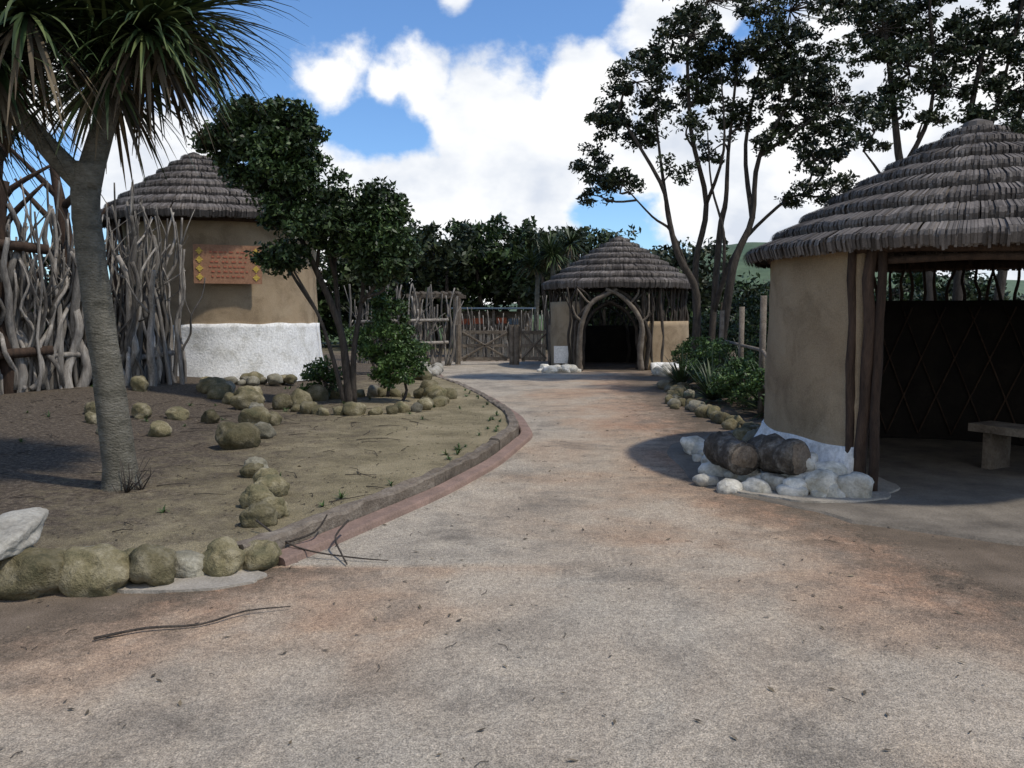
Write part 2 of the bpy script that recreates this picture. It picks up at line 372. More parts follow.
# right hut
H=empty('clay_hut'); C=(4.74,8.32)
arcwall('clay_wall',C,1.98,rad(216),rad(118),.25,2.3,M_clay,H,nz=24)
arcwall('whitewashed_base',C,2.0,rad(216),rad(140),0,.40,M_white,H,flare=.26,nz=10,top=.02)
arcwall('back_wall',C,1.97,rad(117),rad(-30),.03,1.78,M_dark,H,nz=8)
roof(C,2.20,3.50,2.20,8,parent=H,w=.014,lip=.10)
mb=MB()
for a in np.arange(-28,117,4.3):
    a=rad(a+rng.uniform(-1,1)); p=[C[0]+1.9*math.cos(a),C[1]+1.9*math.sin(a)]
    stick(mb,[p[0],p[1],1.7],[p[0]+rng.normal()*.05,p[1]+rng.normal()*.05,2.33],.024,.02)
for a,r0 in ((213.5,.045),(217,.06),(220.5,.045),(337,.08)):
    a=rad(a); p=[C[0]+1.99*math.cos(a),C[1]+1.99*math.sin(a)]
    stick(mb,[p[0],p[1],0],[p[0]+rng.normal()*.03,p[1]+rng.normal()*.03,2.3],r0,.02,7,8,.85)
ring=[[C[0]+1.97*math.cos(rad(a)),C[1]+1.97*math.sin(rad(a)),2.18+.015*rng.normal()] for a in range(212,345,11)]
tube(mb,ring,.06,8,3,jit=.05)
ring=[[C[0]+1.93*math.cos(rad(a)),C[1]+1.93*math.sin(rad(a)),2.06+.015*rng.normal()] for a in range(214,345,13)]
tube(mb,ring,.035,6,3)
ring=[[C[0]+1.95*math.cos(rad(a)),C[1]+1.95*math.sin(rad(a)),2.22] for a in range(-30,230,12)]
tube(mb,ring,.06,8,2)
for a in range(0,360,20):
    tube(mb,[[C[0]+1.95*math.cos(rad(a)),C[1]+1.95*math.sin(rad(a)),2.22],[C[0],C[1],3.31]],[.035,.03],6,1)
for a in range(-20,110,12):
    for s in (-1,1):
        P=[[C[0]+1.80*math.cos(rad(a+s*t*20)),C[1]+1.80*math.sin(rad(a+s*t*20)),.1+1.6*t] for t in np.linspace(0,1,6)]
        tube(mb,P,.011,5,1)
mb.obj('timber_posts',[M_brown],True,H)
f=disc('hut_floor',C,2.95,.02,M_floor,5,1.0,1.08); f.parent=H
B=empty('wooden_bench'); mb=MB(); bc=(5.15,7.9)
box(mb,(bc[0],bc[1],.44),(.95,.40,.08),rad(-62)); box(mb,(bc[0]-.12,bc[1]+.28,.2),(.09,.34,.4),rad(-62)); box(mb,(bc[0]+.16,bc[1]-.28,.2),(.09,.34,.4),rad(-62))
mb.obj('seat_and_legs',[M_timber],False,B)
mb=MB()
for i in range(62):
    a=rad(rng.uniform(162,217)); r=rng.uniform(2.2,2.78); s=rng.uniform(.12,.28)
    rock(mb,(C[0]+r*math.cos(a),C[1]+r*math.sin(a),rng.uniform(-.02,.05)+.10*max(0,2.55-r)),(s*1.2,s,s*.75))
rock(mb,(2.98,6.83,0),(.30,.25,.28)); rock(mb,(2.74,6.93,.05),(.34,.26,.24)); rock(mb,(2.5,6.95,-.02),(.3,.28,.17)); rock(mb,(2.86,7.05,.12),(.30,.25,.22)); rock(mb,(2.2,7.05,-.02),(.3,.2,.17)); rock(mb,(2.68,7.2,.16),(.28,.24,.22)); rock(mb,(1.98,7.1,-.02),(.26,.2,.15)); rock(mb,(1.84,7.4,-.02),(.24,.2,.15))
mb.obj('whitewashed_stones',[M_whitestone])
disc('plaster_apron',(2.74,7.45),.84,.035,M_conc,8,1,1.0)
def logpiece(name,p0,p1,r):
    mb=MB(); p0=np.array(p0);p1=np.array(p1); P=[p0+(p1-p0)*t+rng.normal(size=3)*.006 for t in np.linspace(0,1,7)]
    tube(mb,P,[r*(1+.06*rng.normal()) for _ in P],18,2,jit=.07)
    d=(p0-p1)/np.linalg.norm(p0-p1)
    for k,rr in enumerate((.86,.5,.2)): tube(mb,[p0+d*(.002+.004*k),p0+d*(.006+.004*k)],[r*rr,r*rr*.97],18,1,mat=1)
    mb.obj(name,[M_logbark,M_cutend])
logpiece('cut_log',(2.56,7.03,.32),(2.36,7.50,.31),.165)
logpiece('cut_log',(2.13,7.22,.28),(2.02,7.78,.31),.155)

# left hut
H=empty('clay_hut'); C=(-6.49,18.0); gz=.3
arcwall('clay_wall',C,2.05,0,2*math.pi,gz,3.65,M_clay,H,nz=24)
arcwall('whitewashed_base',C,2.09,0,2*math.pi,gz-.1,1.42,M_white,H,flare=.14,nz=14,top=.05)
roof(C,3.55,5.1,2.55,8,off=(-.55,0),parent=H,w=.022,lip=.13)
mb=MB(); ring=[[C[0]+2.12*math.cos(rad(a)),C[1]+2.12*math.sin(rad(a)),3.52] for a in range(0,361,12)]
tube(mb,ring,.06,8,2); 
for a in (222,226,231): 
    p=[C[0]+2.25*math.cos(rad(a)),C[1]+2.25*math.sin(rad(a))]; stick(mb,[p[0],p[1],gz],[p[0],p[1],3.5],.07,.03,6,8,.8)
mb.obj('timber_posts',[M_brown],True,H)
M_sign=simple('sign_board',(.27,.145,.085),(.36,.20,.12),3,.2,.01,fine=30); M_yel=simple('yellow_paint',(.58,.42,.08),(.68,.5,.12),5,.1,.01); M_red=simple('red_paint',(.36,.11,.07),(.43,.15,.09),5,.1,.01)
S=empty('carved_sign'); n2=np.array([.385,-.923]); tx=np.array([.923,.385]); cc=np.array([C[0],C[1]])+n2*2.20; rz=math.atan2(tx[1],tx[0])
mb=MB(); 
def sp(u,v,d=0): q=cc+tx*u+n2*d; return (q[0],q[1],v)
box(mb,sp(0,2.6),(1.28,.05,.76),rz,0)
for s in (-1,1):
    for k in range(4):
        z=2.6+(k-1.5)*.17; u=s*.53
        for j in range(5):
            box(mb,sp(u,z+.055-j*.0275,.03),(.03+.10*(1-abs(j-2)/2)+.0,.012,.022),rz,1)
for k in range(6):
    z=2.84-k*.096; u=-.36+rng.uniform(0,.06)
    while u<.36:
        w=rng.uniform(.03,.08); 
        if u+w<.38: box(mb,sp(u+w/2,z,.029),(w,.01,.028),rz,2)
        u+=w+rng.uniform(.02,.07)
mb.obj('board',[M_sign,M_yel,M_red],False,S)
mb=MB()
for i in range(34):
    a=rad(rng.uniform(195,318)); r=rng.uniform(2.35,3.0); s=rng.uniform(.18,.38); x=C[0]+r*math.cos(a); y=C[1]+r*math.sin(a)
    rock(mb,(x,y,gz-.07),(s*1.2,s,s*.75),int(rng.uniform()<.35))
mb.obj('boulder_edging',[M_rockg,M_rock])

# middle hut
H=empty('clay_hut'); C=(3.33,25.0)
arcwall('clay_wall',C,2.12,rad(231),rad(165),0,2.0,M_clay,H)
arcwall('low_clay_wall',C,2.15,rad(281),rad(378),0,1.42,M_clay,H)
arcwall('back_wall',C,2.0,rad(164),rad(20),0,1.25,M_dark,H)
arcwall('whitewashed_base',C,2.19,rad(288),rad(372),0,.22,M_white,H,flare=.25,nz=5,top=.05)
roof(C,2.45,3.95,2.4,8,parent=H,w=.028,lip=.15)
mb=MB()
for a in list(np.arange(283,380,4.5))+list(np.arange(22,228,5)):
    r=2.02; z0=1.35 if a>270 else (1.1 if a<165 else 1.9); p=[C[0]+r*math.cos(rad(a)),C[1]+r*math.sin(rad(a))]
    stick(mb,[p[0],p[1],z0],[p[0]+rng.normal()*.12,p[1],2.5],.033,.03)
for a in (233,282,298,320,345,180): 
    p=[C[0]+2.1*math.cos(rad(a)),C[1]+2.1*math.sin(rad(a))]; stick(mb,[p[0],p[1],0],[p[0]+rng.normal()*.06,p[1],2.48],.06,.04,6,8,.85)
ring=[[C[0]+2.1*math.cos(rad(a)),C[1]+2.1*math.sin(rad(a)),2.45] for a in range(0,361,12)]; tube(mb,ring,.07,8,2)
def arch(yy,xc,w,h,r,mat=0):
    for s in (-1,1):
        P=[(xc+s*w,yy,0),(xc+s*w*1.04+rng.normal()*.04,yy,h*.22),(xc+s*w*1.0+rng.normal()*.03,yy,h*.42),(xc+s*w*.93+rng.normal()*.03,yy,h*.62),(xc+s*w*.62+rng.normal()*.03,yy,h*.84),(xc+s*w*.22,yy,h*.96+rng.normal()*.02),(xc-s*.16,yy,h*1.02)]
        tube(mb,P,[r*1.1,r,r*1.05,r*.9,r*.85,r*.7,r*.5],10,4,mat,jit=.16)
        for q in range(2):
            a=P[3+q%2]; tube(mb,[a,(a[0]+s*rng.uniform(.1,.3),a[1],a[2]+rng.uniform(.1,.3)),(a[0]+s*rng.uniform(.2,.5),a[1]+.05,min(2.42,a[2]+rng.uniform(.4,.8)))],[r*.5,r*.4,r*.25],6,3,mat)
arch(22.72,2.82,.88,2.28,.08,1); arch(22.85,2.84,.99,2.36,.06); arch(23.3,2.86,.80,2.0,.05); arch(24.2,2.95,.85,1.95,.045); arch(26.6,3.1,.75,1.9,.05)
for s in (-1,1):
    for q in range(3): stick(mb,[2.85+s*(1.02+.1*q),22.95+.05*q,0],[2.85+s*(.96+.12*q),22.95,2.4],.045,.04,6,8)
mb.obj('timber_frame',[M_bark,M_timber],True,H)
f=disc('hut_floor',(3.33,24.6),2.3,.02,M_ground,2); f.parent=H
mb=MB()
for i in range(40):
    k=i%2; x=(rng.uniform(.75,1.9) if k==0 else rng.uniform(3.9,4.9)); y=(22.6-.25*(2.0-x)+rng.uniform(-.4,.4) if k==0 else rng.uniform(20.9,22.6)); s=rng.uniform(.15,.36)
    rock(mb,(x,y,-.02),(s*1.2,s,s*.8))
mb.obj('whitewashed_stones',[M_whitestone])
N=empty('notice_board'); mb=MB(); box(mb,(1.45,23.2,.45),(.45,.06,.5),rad(-8),0); box(mb,(1.45,23.24,.25),(.07,.06,.5),rad(-8),1)
mb.obj('panel',[M_white,M_timber],False,N)

# ---------------------------------------------------------------- driftwood fence
mb=MB(); FP=[(-6.2,14.9),(-8.3,12.6),(-12.5,9.6)]
def fpt(t):
    L=[3.11,5.16]; d=t*8.27
    if d<L[0]: k=d/L[0]; a,b=FP[0],FP[1]
    else: k=(d-L[0])/L[1]; a,b=FP[1],FP[2]
    return np.array([a[0]+(b[0]-a[0])*k,a[1]+(b[1]-a[1])*k])
for i in range(340):
    p=fpt((i+rng.uniform(-.5,.5))/340 if i else 0)+rng.normal(size=2)*.14; h=rng.uniform(1.9,3.3)+(.4 if rng.uniform()<.25 else 0)
    big=rng.uniform()<.25
    stick(mb,[p[0],p[1],.2],[p[0]+rng.normal()*.26,p[1]+rng.normal()*.2,.35+h],rng.uniform(.06,.10) if big else rng.uniform(.022,.05),.07 if big else .05,7,7,.4,0,branch=int(rng.uniform()<.7)+int(rng.uniform()<.4))
for i in range(30):
    t=rng.uniform(.03,.8); p=fpt(t); q=fpt(min(t+rng.uniform(.03,.14),1)); 
    if rng.uniform()<.5: p,q=q,p
    stick(mb,[p[0],p[1]-.25,.4],[q[0],q[1]-.2,rng.uniform(2,3)],.045,.08,7,7,.5,0,1)
for i in range(6):
    p=fpt(.33+i*.11)
    stick(mb,[p[0]-.05,p[1]-.15,.2],[p[0],p[1]-.15,rng.uniform(3.4,4.3)],.13,.03,6,10,.85,1)
for z in (.95,2.7):
    P=[[*(fpt(t)+np.array([-.02,-.34])),z+rng.normal()*.05] for t in np.linspace(.24,1,9)]; tube(mb,P,.08,9,2,1,jit=.06)
for z in (.9,):
    P=[[*(fpt(t)+np.array([-.02,-.26])),z+rng.normal()*.08] for t in np.linspace(0,.26,4)]; tube(mb,P,.05,8,2,0,jit=.06)
mb.obj('driftwood_fence',[M_drift,M_brown])
for (x,y,h,lean) in ((-8.55,13.3,4.9,.25),(-9.3,13.0,5.4,-.3),(-7.9,14.3,4.4,-.2)):
    mb=MB(); tube(mb,[(x,y,0),(x+lean*.3,y,h*.35),(x+lean*.2,y,h*.7),(x+lean,y,h)],[.20,.16,.12,.05],10,4,jit=.08)
    for q in range(5):
        z=rng.uniform(1.6,h*.85); s=rng.choice([-1,1]); tube(mb,[(x+lean*.25,y,z),(x+s*.4,y-.1,z+.4),(x+s*rng.uniform(.6,1.1),y-.1,z+rng.uniform(.7,1.3))],[.07,.05,.02],7,3,jit=.08)
    mb.obj('bare_tree',[M_brown])
mb=MB()
for i in range(60):
    x=-4.6+2.6*i/60+rng.normal()*.05; y=23.6+1.6*i/60; h=rng.uniform(1.3,2.6)
    stick(mb,[x,y,0],[x+rng.normal()*.2,y,h],rng.uniform(.025,.06),.06,5,6,.5,0,branch=int(rng.uniform()<.4))
for z in (.7,1.4): tube(mb,[[-4.6,23.45,z],[-2,25.0,z+.05]],.05,7,1)
mb.obj('driftwood_fence',[M_drift])
mb=MB()
for i in range(30):
    x=1.25+.9*i/30; stick(mb,[x+rng.normal()*.03,27.2,0],[x+rng.normal()*.1,27.2,rng.uniform(1.4,2.3)],.03,.03,4,5,.5)
for i in range(50):
    x=-1.8+3.0*i/50; stick(mb,[x,29.2,0],[x+rng.normal()*.06,29.2,rng.uniform(1.1,1.9)],.03,.03,4,5,.5)
mb.obj('stick_fence',[M_drift])
Pg=empty('timber_pergola'); mb=MB()
for x in (-3.3,-1.9):
    for y in (27.0,28.6): tube(mb,[[x,y,0],[x,y,2.2]],.09,8,1)
for y in (27.0,28.6): box(mb,(-2.6,y,2.25),(1.9,.14,.12))
for i in range(7): box(mb,(-3.3+i*.24,27.8,2.36),(.08,2.0,.08))
mb.obj('posts_and_beams',[M_timber],False,Pg)
def gate(x0,x1,y,solid):
    G=empty('timber_gate'); mb=MB(); 
    tube(mb,[[x0,y,0],[x0,y,1.28]],.09,9,1); tube(mb,[[x1,y,0],[x1,y,1.28]],.09,9,1)
    w=x1-x0-.3; xc=(x0+x1)/2
    for z in (.2,.62,1.05): box(mb,(xc,y,z),(w,.05,.10))
    for s in (-1,1):
        a=np.array([xc-w/2,y-.045,.2]); b=np.array([xc+w/2,y-.045,1.05])
        if s<0: a[2],b[2]=b[2],a[2]
        tube(mb,[a,b],.035,5,1)
    n=int(w/.13)
    for i in range(n):
        if solid or i%2==0: box(mb,(xc-w/2+.065+i*w/n,y+.04,.62),(.10,.02,1.0+.04*rng.normal()),0,1)
    mb.obj('gate_frame',[M_timber,M_conc],False,G)
gate(-1.75,.0,25.7,False); gate(.15,1.25,25.6,True)
# low shed behind the gate
Bq=empty('open_shed'); mb=MB(); 
M_or=simple('orange_panel',(.38,.10,.05),(.48,.15,.08),4,.1,.01); M_bl=simple('blue_sheet_roof',(.10,.14,.18),(.15,.20,.25),4,.1,.01)
for k in range(5): box(mb,(-1.75+k*.45,31,1.35+.04*rng.normal()),(.38,.5,.22),0,(0,0,2,0,1)[k])
box(mb,(-.7,31,1.86),(3.2,1.6,.06),0,1); box(mb,(-.7,31.8,.9),(3.0,.06,1.7),0,2)
for x in (-2.1,-.7,.7): box(mb,(x,30.4,.9),(.09,.09,1.8),0,2)
box(mb,(-.7,31,1.18),(2.9,.7,.06),0,2)
mb.obj('roof_counter_and_posts',[M_or,M_bl,M_timber,M_white],False,Bq)

# ---------------------------------------------------------------- stones
def edging(name,pts,mats,spread=.04,hi=False,zf=None):
    mb=MB()
    for (x,y,s,m) in pts:
        z=zf(x,y) if zf else float(garden_z(x,y))-.02
        rock(mb,(x+rng.normal()*spread,y+rng.normal()*spread,z),(s*rng.uniform(1,1.3),s*rng.uniform(.8,1),s*rng.uniform(.75,1)),m,hi)
    return mb.obj(name,mats)
pts=[(-1.60,4.98,.27,0),(-1.80,4.86,.27,0),(-2.00,4.78,.26,1),(-2.20,4.70,.34,0),(-2.47,4.62,.38,0),(-2.78,4.56,.40,0),(-3.02,4.66,.26,1),(-3.16,4.50,.38,0),(-3.45,4.5,.36,1),(-3.8,4.5,.36,0),(-4.1,4.5,.33,0),(-4.4,4.5,.36,1),(-1.66,5.14,.24,0),(-1.9,5.1,.22,0),(-2.33,4.85,.25,0),(-2.62,4.78,.25,1)]
edging('boulder_edging',pts,[M_rock,M_rockg],.012,True,lambda x,y:-.03)
M_flat=simple('pale_stone',(.22,.20,.16),(.34,.32,.27),3,.5,.02,c3=(.42,.40,.35),fine=40)
mb=MB(); rock(mb,(-2.98,4.64,.31),(.62,.30,.15),0,True,False); mb.obj('flat_stone',[M_flat])
disc('concrete_apron',(-2.05,4.72),.42,.02,M_conc,3,1.25,.6)
pts=[(-1.95,6.05,.24,0),(-2.02,6.4,.24,0),(-2.2,6.8,.22,0),(-2.4,7.2,.22,0),(-2.5,7.5,.2,1),(-1.78,5.5,.24,0),(-1.85,5.75,.22,0),
 (-3.1,8.9,.42,0),(-3.0,9.5,.30,1),(-3.35,10.3,.38,0),(-3.2,10.6,.24,0),(-3.5,10.9,.28,0),(-4.1,12.3,.38,0),(-3.9,11.9,.24,1),(-4.3,13,.4,0),(-4.6,12.8,.24,0),
 (-4.1,10.6,.24,0),(-4.6,10.8,.24,0),(-5,10.7,.26,0),(-5.5,11,.3,0),(-4.3,9.6,.24,0),(-4.8,9.4,.26,0),(-5.3,10,.2,0),(-5.6,10.6,.28,0),(-4.9,13.4,.36,0),(-5.3,13.9,.42,0),(-5.0,14.2,.3,1),(-6.2,13.2,.3,0)]
edging('boulder_edging',pts,[M_rock,M_rockg],.04,True)
pts=[]
for i in range(34):
    a=i/34*2*math.pi; pts.append((-2.45+1.25*math.cos(a),13.1+1.35*math.sin(a),rng.uniform(.16,.3),int(rng.uniform()<.3)))
pts+=[(-3.45,12.6,.38,0),(-1.45,13.9,.38,0),(-1.2,14.1,.32,0),(-1.5,14.3,.38,0),(-3.3,13.6,.38,0)]
edging('boulder_edging',pts,[M_rock,M_rockg],.06)
pts=[]
for i in range(26): pts.append((rng.uniform(-2.9,-1.9)+.0,rng.uniform(17.5,21.5),rng.uniform(.2,.42),int(rng.uniform()<.7)))
edging('boulder_edging',pts,[M_rock,M_flat],.06)
pts=[]
for i in range(44):
    t=i/44; pts.append((2.85+.2*math.sin(t*9)+.35*t+rng.uniform(0,.35),9.6+8.6*t,rng.uniform(.12,.28),int(rng.uniform()<.4)))
edging('boulder_edging',pts,[M_rock,M_rockg],.06,False,lambda x,y:-.02)

# ---------------------------------------------------------------- trees
T=empty('cabbage_tree'); mw=MB(); ml=MB()
tube(mw,[(-3.33,6.7,.05),(-3.34,6.7,.3),(-3.40,6.7,1.0),(-3.50,6.72,1.9),(-3.54,6.72,2.5),(-3.52,6.72,2.85)],[.20,.135,.12,.112,.112,.12],18,5,jit=.05)
tube(mw,[(-3.53,6.72,2.65),(-3.40,6.75,3.1),(-3.25,6.8,3.6),(-3.15,6.8,4.0)],[.11,.09,.08,.07],12,4,jit=.04)
tube(mw,[(-3.53,6.72,2.65),(-3.80,6.6,3.0),(-4.1,6.5,3.4),(-4.2,6.5,3.7)],[.10,.08,.075,.07],12,4,jit=.04)
tube(mw,[(-3.30,6.78,3.4),(-3.5,6.9,3.9),(-3.55,7.0,4.3)],[.07,.065,.06],10,4,jit=.04)
tube(mw,[(-3.9,6.55,3.15),(-4.5,6.8,3.4),(-4.7,6.9,3.6)],[.07,.06,.055],10,4,jit=.04)
mw.obj('trunk',[M_barkl],True,T)
for c,n in (((-3.02,6.8,3.95),470),((-4.15,6.5,3.65),430),((-3.55,7.0,4.2),300),((-4.75,6.9,3.55),330),((-2.85,7.1,4.2),240),((-3.7,6.3,3.9),260),((-3.4,6.9,3.65),240)):
    rosette(ml,c,n,1.08,.033,0,low=-.85,droop=.9,deadmat=1,deadel=-.68)
ml.obj('sword_leaves',[M_sword,M_sworddead],True,T)

mb=MB(); 
for c in ((-3.12,6.6,.12),(-3.2,6.5,.12)):
    for i in range(7):
        d=rng.normal(size=3)*.09; d[2]=abs(d[2])*1.4+.08; tube(mb,[c,np.array(c)+d*.5+rng.normal(size=3)*.03,np.array(c)+d],[.007,.005,.003],4,1)
mb.obj('dry_twigs',[M_bark])

T=empty('broadleaf_tree'); mw=MB(); ml=MB()
b=(-2.7,13.2)
L=[[(b[0],b[1],.1),(-2.75,13.2,.7),(-2.85,13.2,1.4),(-3.2,13.2,2.3),(-3.65,13.2,3.3),(-3.9,13.2,4.3)],
   [(b[0]-.08,b[1],.1),(-2.95,13.1,.9),(-3.15,13.0,1.6),(-3.5,12.9,2.3)],
   [(b[0]+.06,b[1],.1),(-2.62,13.2,1.0),(-2.5,13.3,1.8),(-2.4,13.3,2.5),(-2.1,13.3,3.1)],
   [(-2.85,13.2,1.4),(-2.95,13.4,2.2),(-3.05,13.5,3.0),(-3.4,13.4,3.9)],
   [(-2.5,13.3,1.8),(-2.15,13.1,2.2),(-1.95,13.0,2.6)]]
for P,r in zip(L,(.08,.045,.055,.05,.035)): tube(mw,P,np.linspace(r,r*.35,len(P)),9,4,jit=.06)
CL=[((-4.0,13.2,4.55),(.72,.7,.5),54,(-3.65,13.2,3.3)),((-4.45,13.1,4.35),(.5,.5,.35),27,(-3.65,13.2,3.3)),((-3.55,13.3,4.3),(.6,.6,.5),38,(-3.65,13.2,3.3)),
((-3.9,13.1,3.85),(.7,.6,.35),38,(-3.5,13.2,2.9)),((-3.3,13.3,3.6),(.6,.6,.4),32,(-3.2,13.2,2.4)),((-3.1,13.1,3.0),(.75,.6,.35),36,(-2.95,13.4,2.2)),((-2.2,13.3,3.3),(.5,.5,.4),34,(-2.4,13.3,2.5)),
((-1.95,13.1,2.75),(.42,.5,.42),30,(-2.15,13.1,2.2)),((-2.6,13.2,2.75),(.5,.5,.3),20,(-2.45,13.3,2.2)),((-3.7,12.9,2.55),(.45,.4,.22),18,(-3.2,13.0,1.7)),((-2.1,13.0,2.3),(.4,.4,.2),12,(-2.4,13.2,1.9)),((-4.3,13.2,4.85),(.35,.4,.2),12,(-3.9,13.2,4.2)),((-3.5,13.3,4.8),(.3,.4,.2),9,(-3.9,13.2,4.2)),
((-2.75,13.3,3.2),(.4,.4,.3),12,(-2.95,13.4,2.2)),((-3.75,13.1,3.25),(.5,.5,.25),16,(-3.5,13.2,2.9))]
for c,r,n,root in CL: crown(ml,mw,c,r,n,135,.10,.24,root)
mw.obj('trunk_and_limbs',[M_bark],True,T); ml.obj('foliage',[M_leafd],False,T)
def shrub(name,cl,mat,ls=.08,nl=110,cs=.18):
    T=empty(name); mw=MB(); ml=MB()
    for c,r,n in cl:
        crown(ml,mw,c,r,n,nl,ls,cs,(c[0],c[1],max(0.02,c[2]-r[2]-.35)))
    mw.obj('stems',[M_bark],True,T); ml.obj('foliage',[mat],False,T)
shrub('shrub',[((-2.15,13.7,1.1),(.45,.4,.55),42),((-2.15,13.9,1.6),(.4,.35,.4),24),((-1.95,13.6,.7),(.42,.35,.35),28),((-3.3,13.8,.5),(.35,.3,.3),18)],M_leafm)
shrub('shrub',[((-2.55,20.8,.7),(.5,.6,.45),22),((-3.4,20,1.0),(.9,.6,.6),36)],M_leafm)

def tall_tree(name,limbs,cl,nl,ls,cs,mat,r0=.13):
    T=empty(name); mw=MB(); ml=MB(); pts=[]; allp=[]
    for P,r in limbs:
        P=[np.array(p,float)+(rng.normal(size=3)*.09 if i else 0) for i,p in enumerate(P)]
        if P[0][2]>.5:
            Q=np.concatenate(allp); P[0]=Q[np.argmin(np.linalg.norm(Q-P[0],axis=1))]
        tube(mw,P,np.linspace(r,r*.3,len(P)),8,4,jit=.06)
        q,_=smoothpts(P,r,4); pts.append(q[len(q)//3:]); allp.append(q)
    A=np.concatenate(pts)
    for c,r,n in cl:
        c=np.array(c,float); d=np.linalg.norm(A-c,axis=1)+np.maximum(0,A[:,2]-c[2]+.2)*2; root=A[np.argmin(d)]
        crown(ml,mw,c,r,n,nl,ls,cs,root)
    mw.obj('trunk_and_limbs',[M_bark],True,T); ml.obj('foliage',[mat],False,T)
y=19.0
limbs=[([(4.3,y,0),(4.25,y,1.95),(3.95,y,3.0),(3.75,y,3.8),(3.35,y,4.7),(2.35,y,6.2)],.10),([(4.5,y,0),(4.6,y+.3,1.4),(4.55,y+.3,2.8),(4.5,y+.3,4.3),(4.25,y,6.1),(4.1,y,7.8)],.11),
([(4.9,y,0),(4.97,y-.3,2.2),(5.1,y-.3,3.0),(5.3,y-.3,3.8),(5.9,y-.3,5.4),(6.6,y-.2,7)],.12),([(4.7,y,0),(4.8,y+.2,3.3),(5.0,y+.3,4.4),(5.2,y+.4,5.4),(5.3,y+.4,7.4)],.09),
([(5.0,y,1.8),(5.3,y,2.7),(5.6,y,3.4),(6.4,y,4.2),(7.1,y,4.4)],.07),([(3.75,y,3.8),(3.6,y+.3,5),(3.4,y+.4,6.3)],.06),([(5.3,y,3.8),(5.6,y+.5,5.6),(6.0,y+.5,7.8)],.07),([(4.1,y,2.6),(3.6,y,3.5),(3.3,y-.2,3.9),(2.6,y-.2,4.6)],.045),([(4.5,y,4.3),(4.9,y-.3,5.5),(4.8,y-.3,7)],.05),([(5.9,y-.3,5.4),(6.9,y-.3,6.0),(7.6,y-.3,6.6)],.055),([(4.85,y,2.6),(5.0,y,3.6),(4.7,y,4.6),(4.6,y,5.6)],.045)]
cl=[]
for (x,z,rx,rz,n) in [(2.3,6.3,.55,.4,26),(2.0,5.2,.4,.5,20),(2.6,4.7,.35,.3,12),(2.9,7.0,.6,.35,26),(3.1,5.9,.4,.3,14),(3.5,6.5,.4,.3,14),(3.3,7.7,.55,.35,20),(4.1,7.9,.6,.5,34),(4.4,6.9,.45,.4,20),(5.0,7.6,.6,.6,36),(5.3,6.4,.45,.35,18),(5.9,7.9,.7,.6,46),(6.2,6.9,.6,.5,36),(6.9,7.4,.7,.7,52),(7.5,6.5,.65,.6,44),(6.7,6.0,.5,.4,24),(7.3,4.5,.4,.3,14),(6.7,4.4,.3,.2,8),(7.7,5.6,.4,.35,18),(5.9,5.6,.3,.25,9),(4.5,8.8,1.0,.5,30),(6.6,8.8,1.3,.6,46),(2.05,4.4,.25,.25,7),(4.0,5.9,.3,.25,8),(7.0,5.2,.4,.3,14),(3.8,5.0,.3,.25,6),(4.9,5.6,.35,.3,8)]:
    cl.append(((x,y+rng.uniform(-.8,.8),z),(rx*1.3,rx*1.2,rz*1.25),int(n*1.1)))
tall_tree('tall_coastal_tree',limbs,cl,70,.115,.22,M_leafb)
y=15.5
limbs=[([(8.2,y,0),(8.0,y,2.5),(7.55,y,4.2),(7.2,y,5.6),(6.9,y,7)],.12),([(8.6,y,0),(8.7,y,3),(8.6,y,4.8),(8.9,y,6.6)],.12),([(9.2,y,0),(9.5,y,3),(9.6,y,4.8),(9.9,y,6.4)],.11),([(7.55,y,4.2),(8.0,y,5.4),(8.1,y,6.9)],.06),([(8.6,y,4.0),(9.1,y,5.2),(9.4,y,6.9)],.06),([(8,y,2.5),(7.0,y,3.9),(6.6,y,4.7)],.05)]
cl=[]
for (x,z,rx,rz,n) in [(6.9,6.9,.6,.5,36),(7.3,6.2,.5,.4,24),(7.9,7.2,.7,.5,40),(8.6,6.6,.5,.45,26),(9.2,7.1,.7,.5,40),(9.9,6.4,.5,.5,26),(8.2,5.9,.4,.3,14),(9.4,5.8,.4,.3,16),(9.9,5.3,.4,.3,14),(7.0,5.6,.35,.3,12),(6.6,4.9,.35,.25,10),(8.9,5.4,.35,.25,12),(9.7,7.9,.9,.5,30),(8.0,8.1,1.0,.5,30),(6.6,7.8,.6,.5,24),(10.3,5.9,.5,.4,20),(7.7,5.2,.3,.25,8),(9.3,4.9,.4,.25,12)]:
    cl.append(((x,y+rng.uniform(-.7,.7),z),(rx*1.3,rx*1.2,rz*1.25),int(n*1.1)))
tall_tree('tall_coastal_tree',limbs,cl,70,.105,.21,M_leafb)

mw=MB(); ml=MB()
for i in range(66):
    x=-16+40*(i+rng.uniform(0,1))/66; Y=rng.uniform(36,46); h=rng.uniform(4.3,5.4)+(.9 if -6<x<4 else 0)-(1.7 if x>8 else 0); r=rng.uniform(1.4,2.2)
    tube(mw,[(x,Y,0),(x+rng.normal()*.3,Y,h*.8)],[.15,.07],6,1)
    for k in range(3): crown(ml,mw,(x+rng.normal()*.8,Y+rng.normal()*.5,h-r*.5-k*1.1),(r,r*.8,r*.6),14,52,.34,.62,None,mat=i%2)
mw.obj('background_tree_trunks',[M_bark]); ml.obj('background_trees',[M_leafd,M_leafb],False)
mw=MB(); ml=MB()
for i in range(18):
    t=i/18; x=-8.6-6.5*t+rng.normal()*.3; Y=16.0-3.2*t+rng.normal()*.3
    crown(ml,mw,(x,Y,1.4+rng.uniform(0,.5)),(.8,.6,1.0),13,75,.17,.34,(x,Y,.1))
mw.obj('hedge_stems',[M_bark]); ml.obj('hedge',[M_leafd],False)
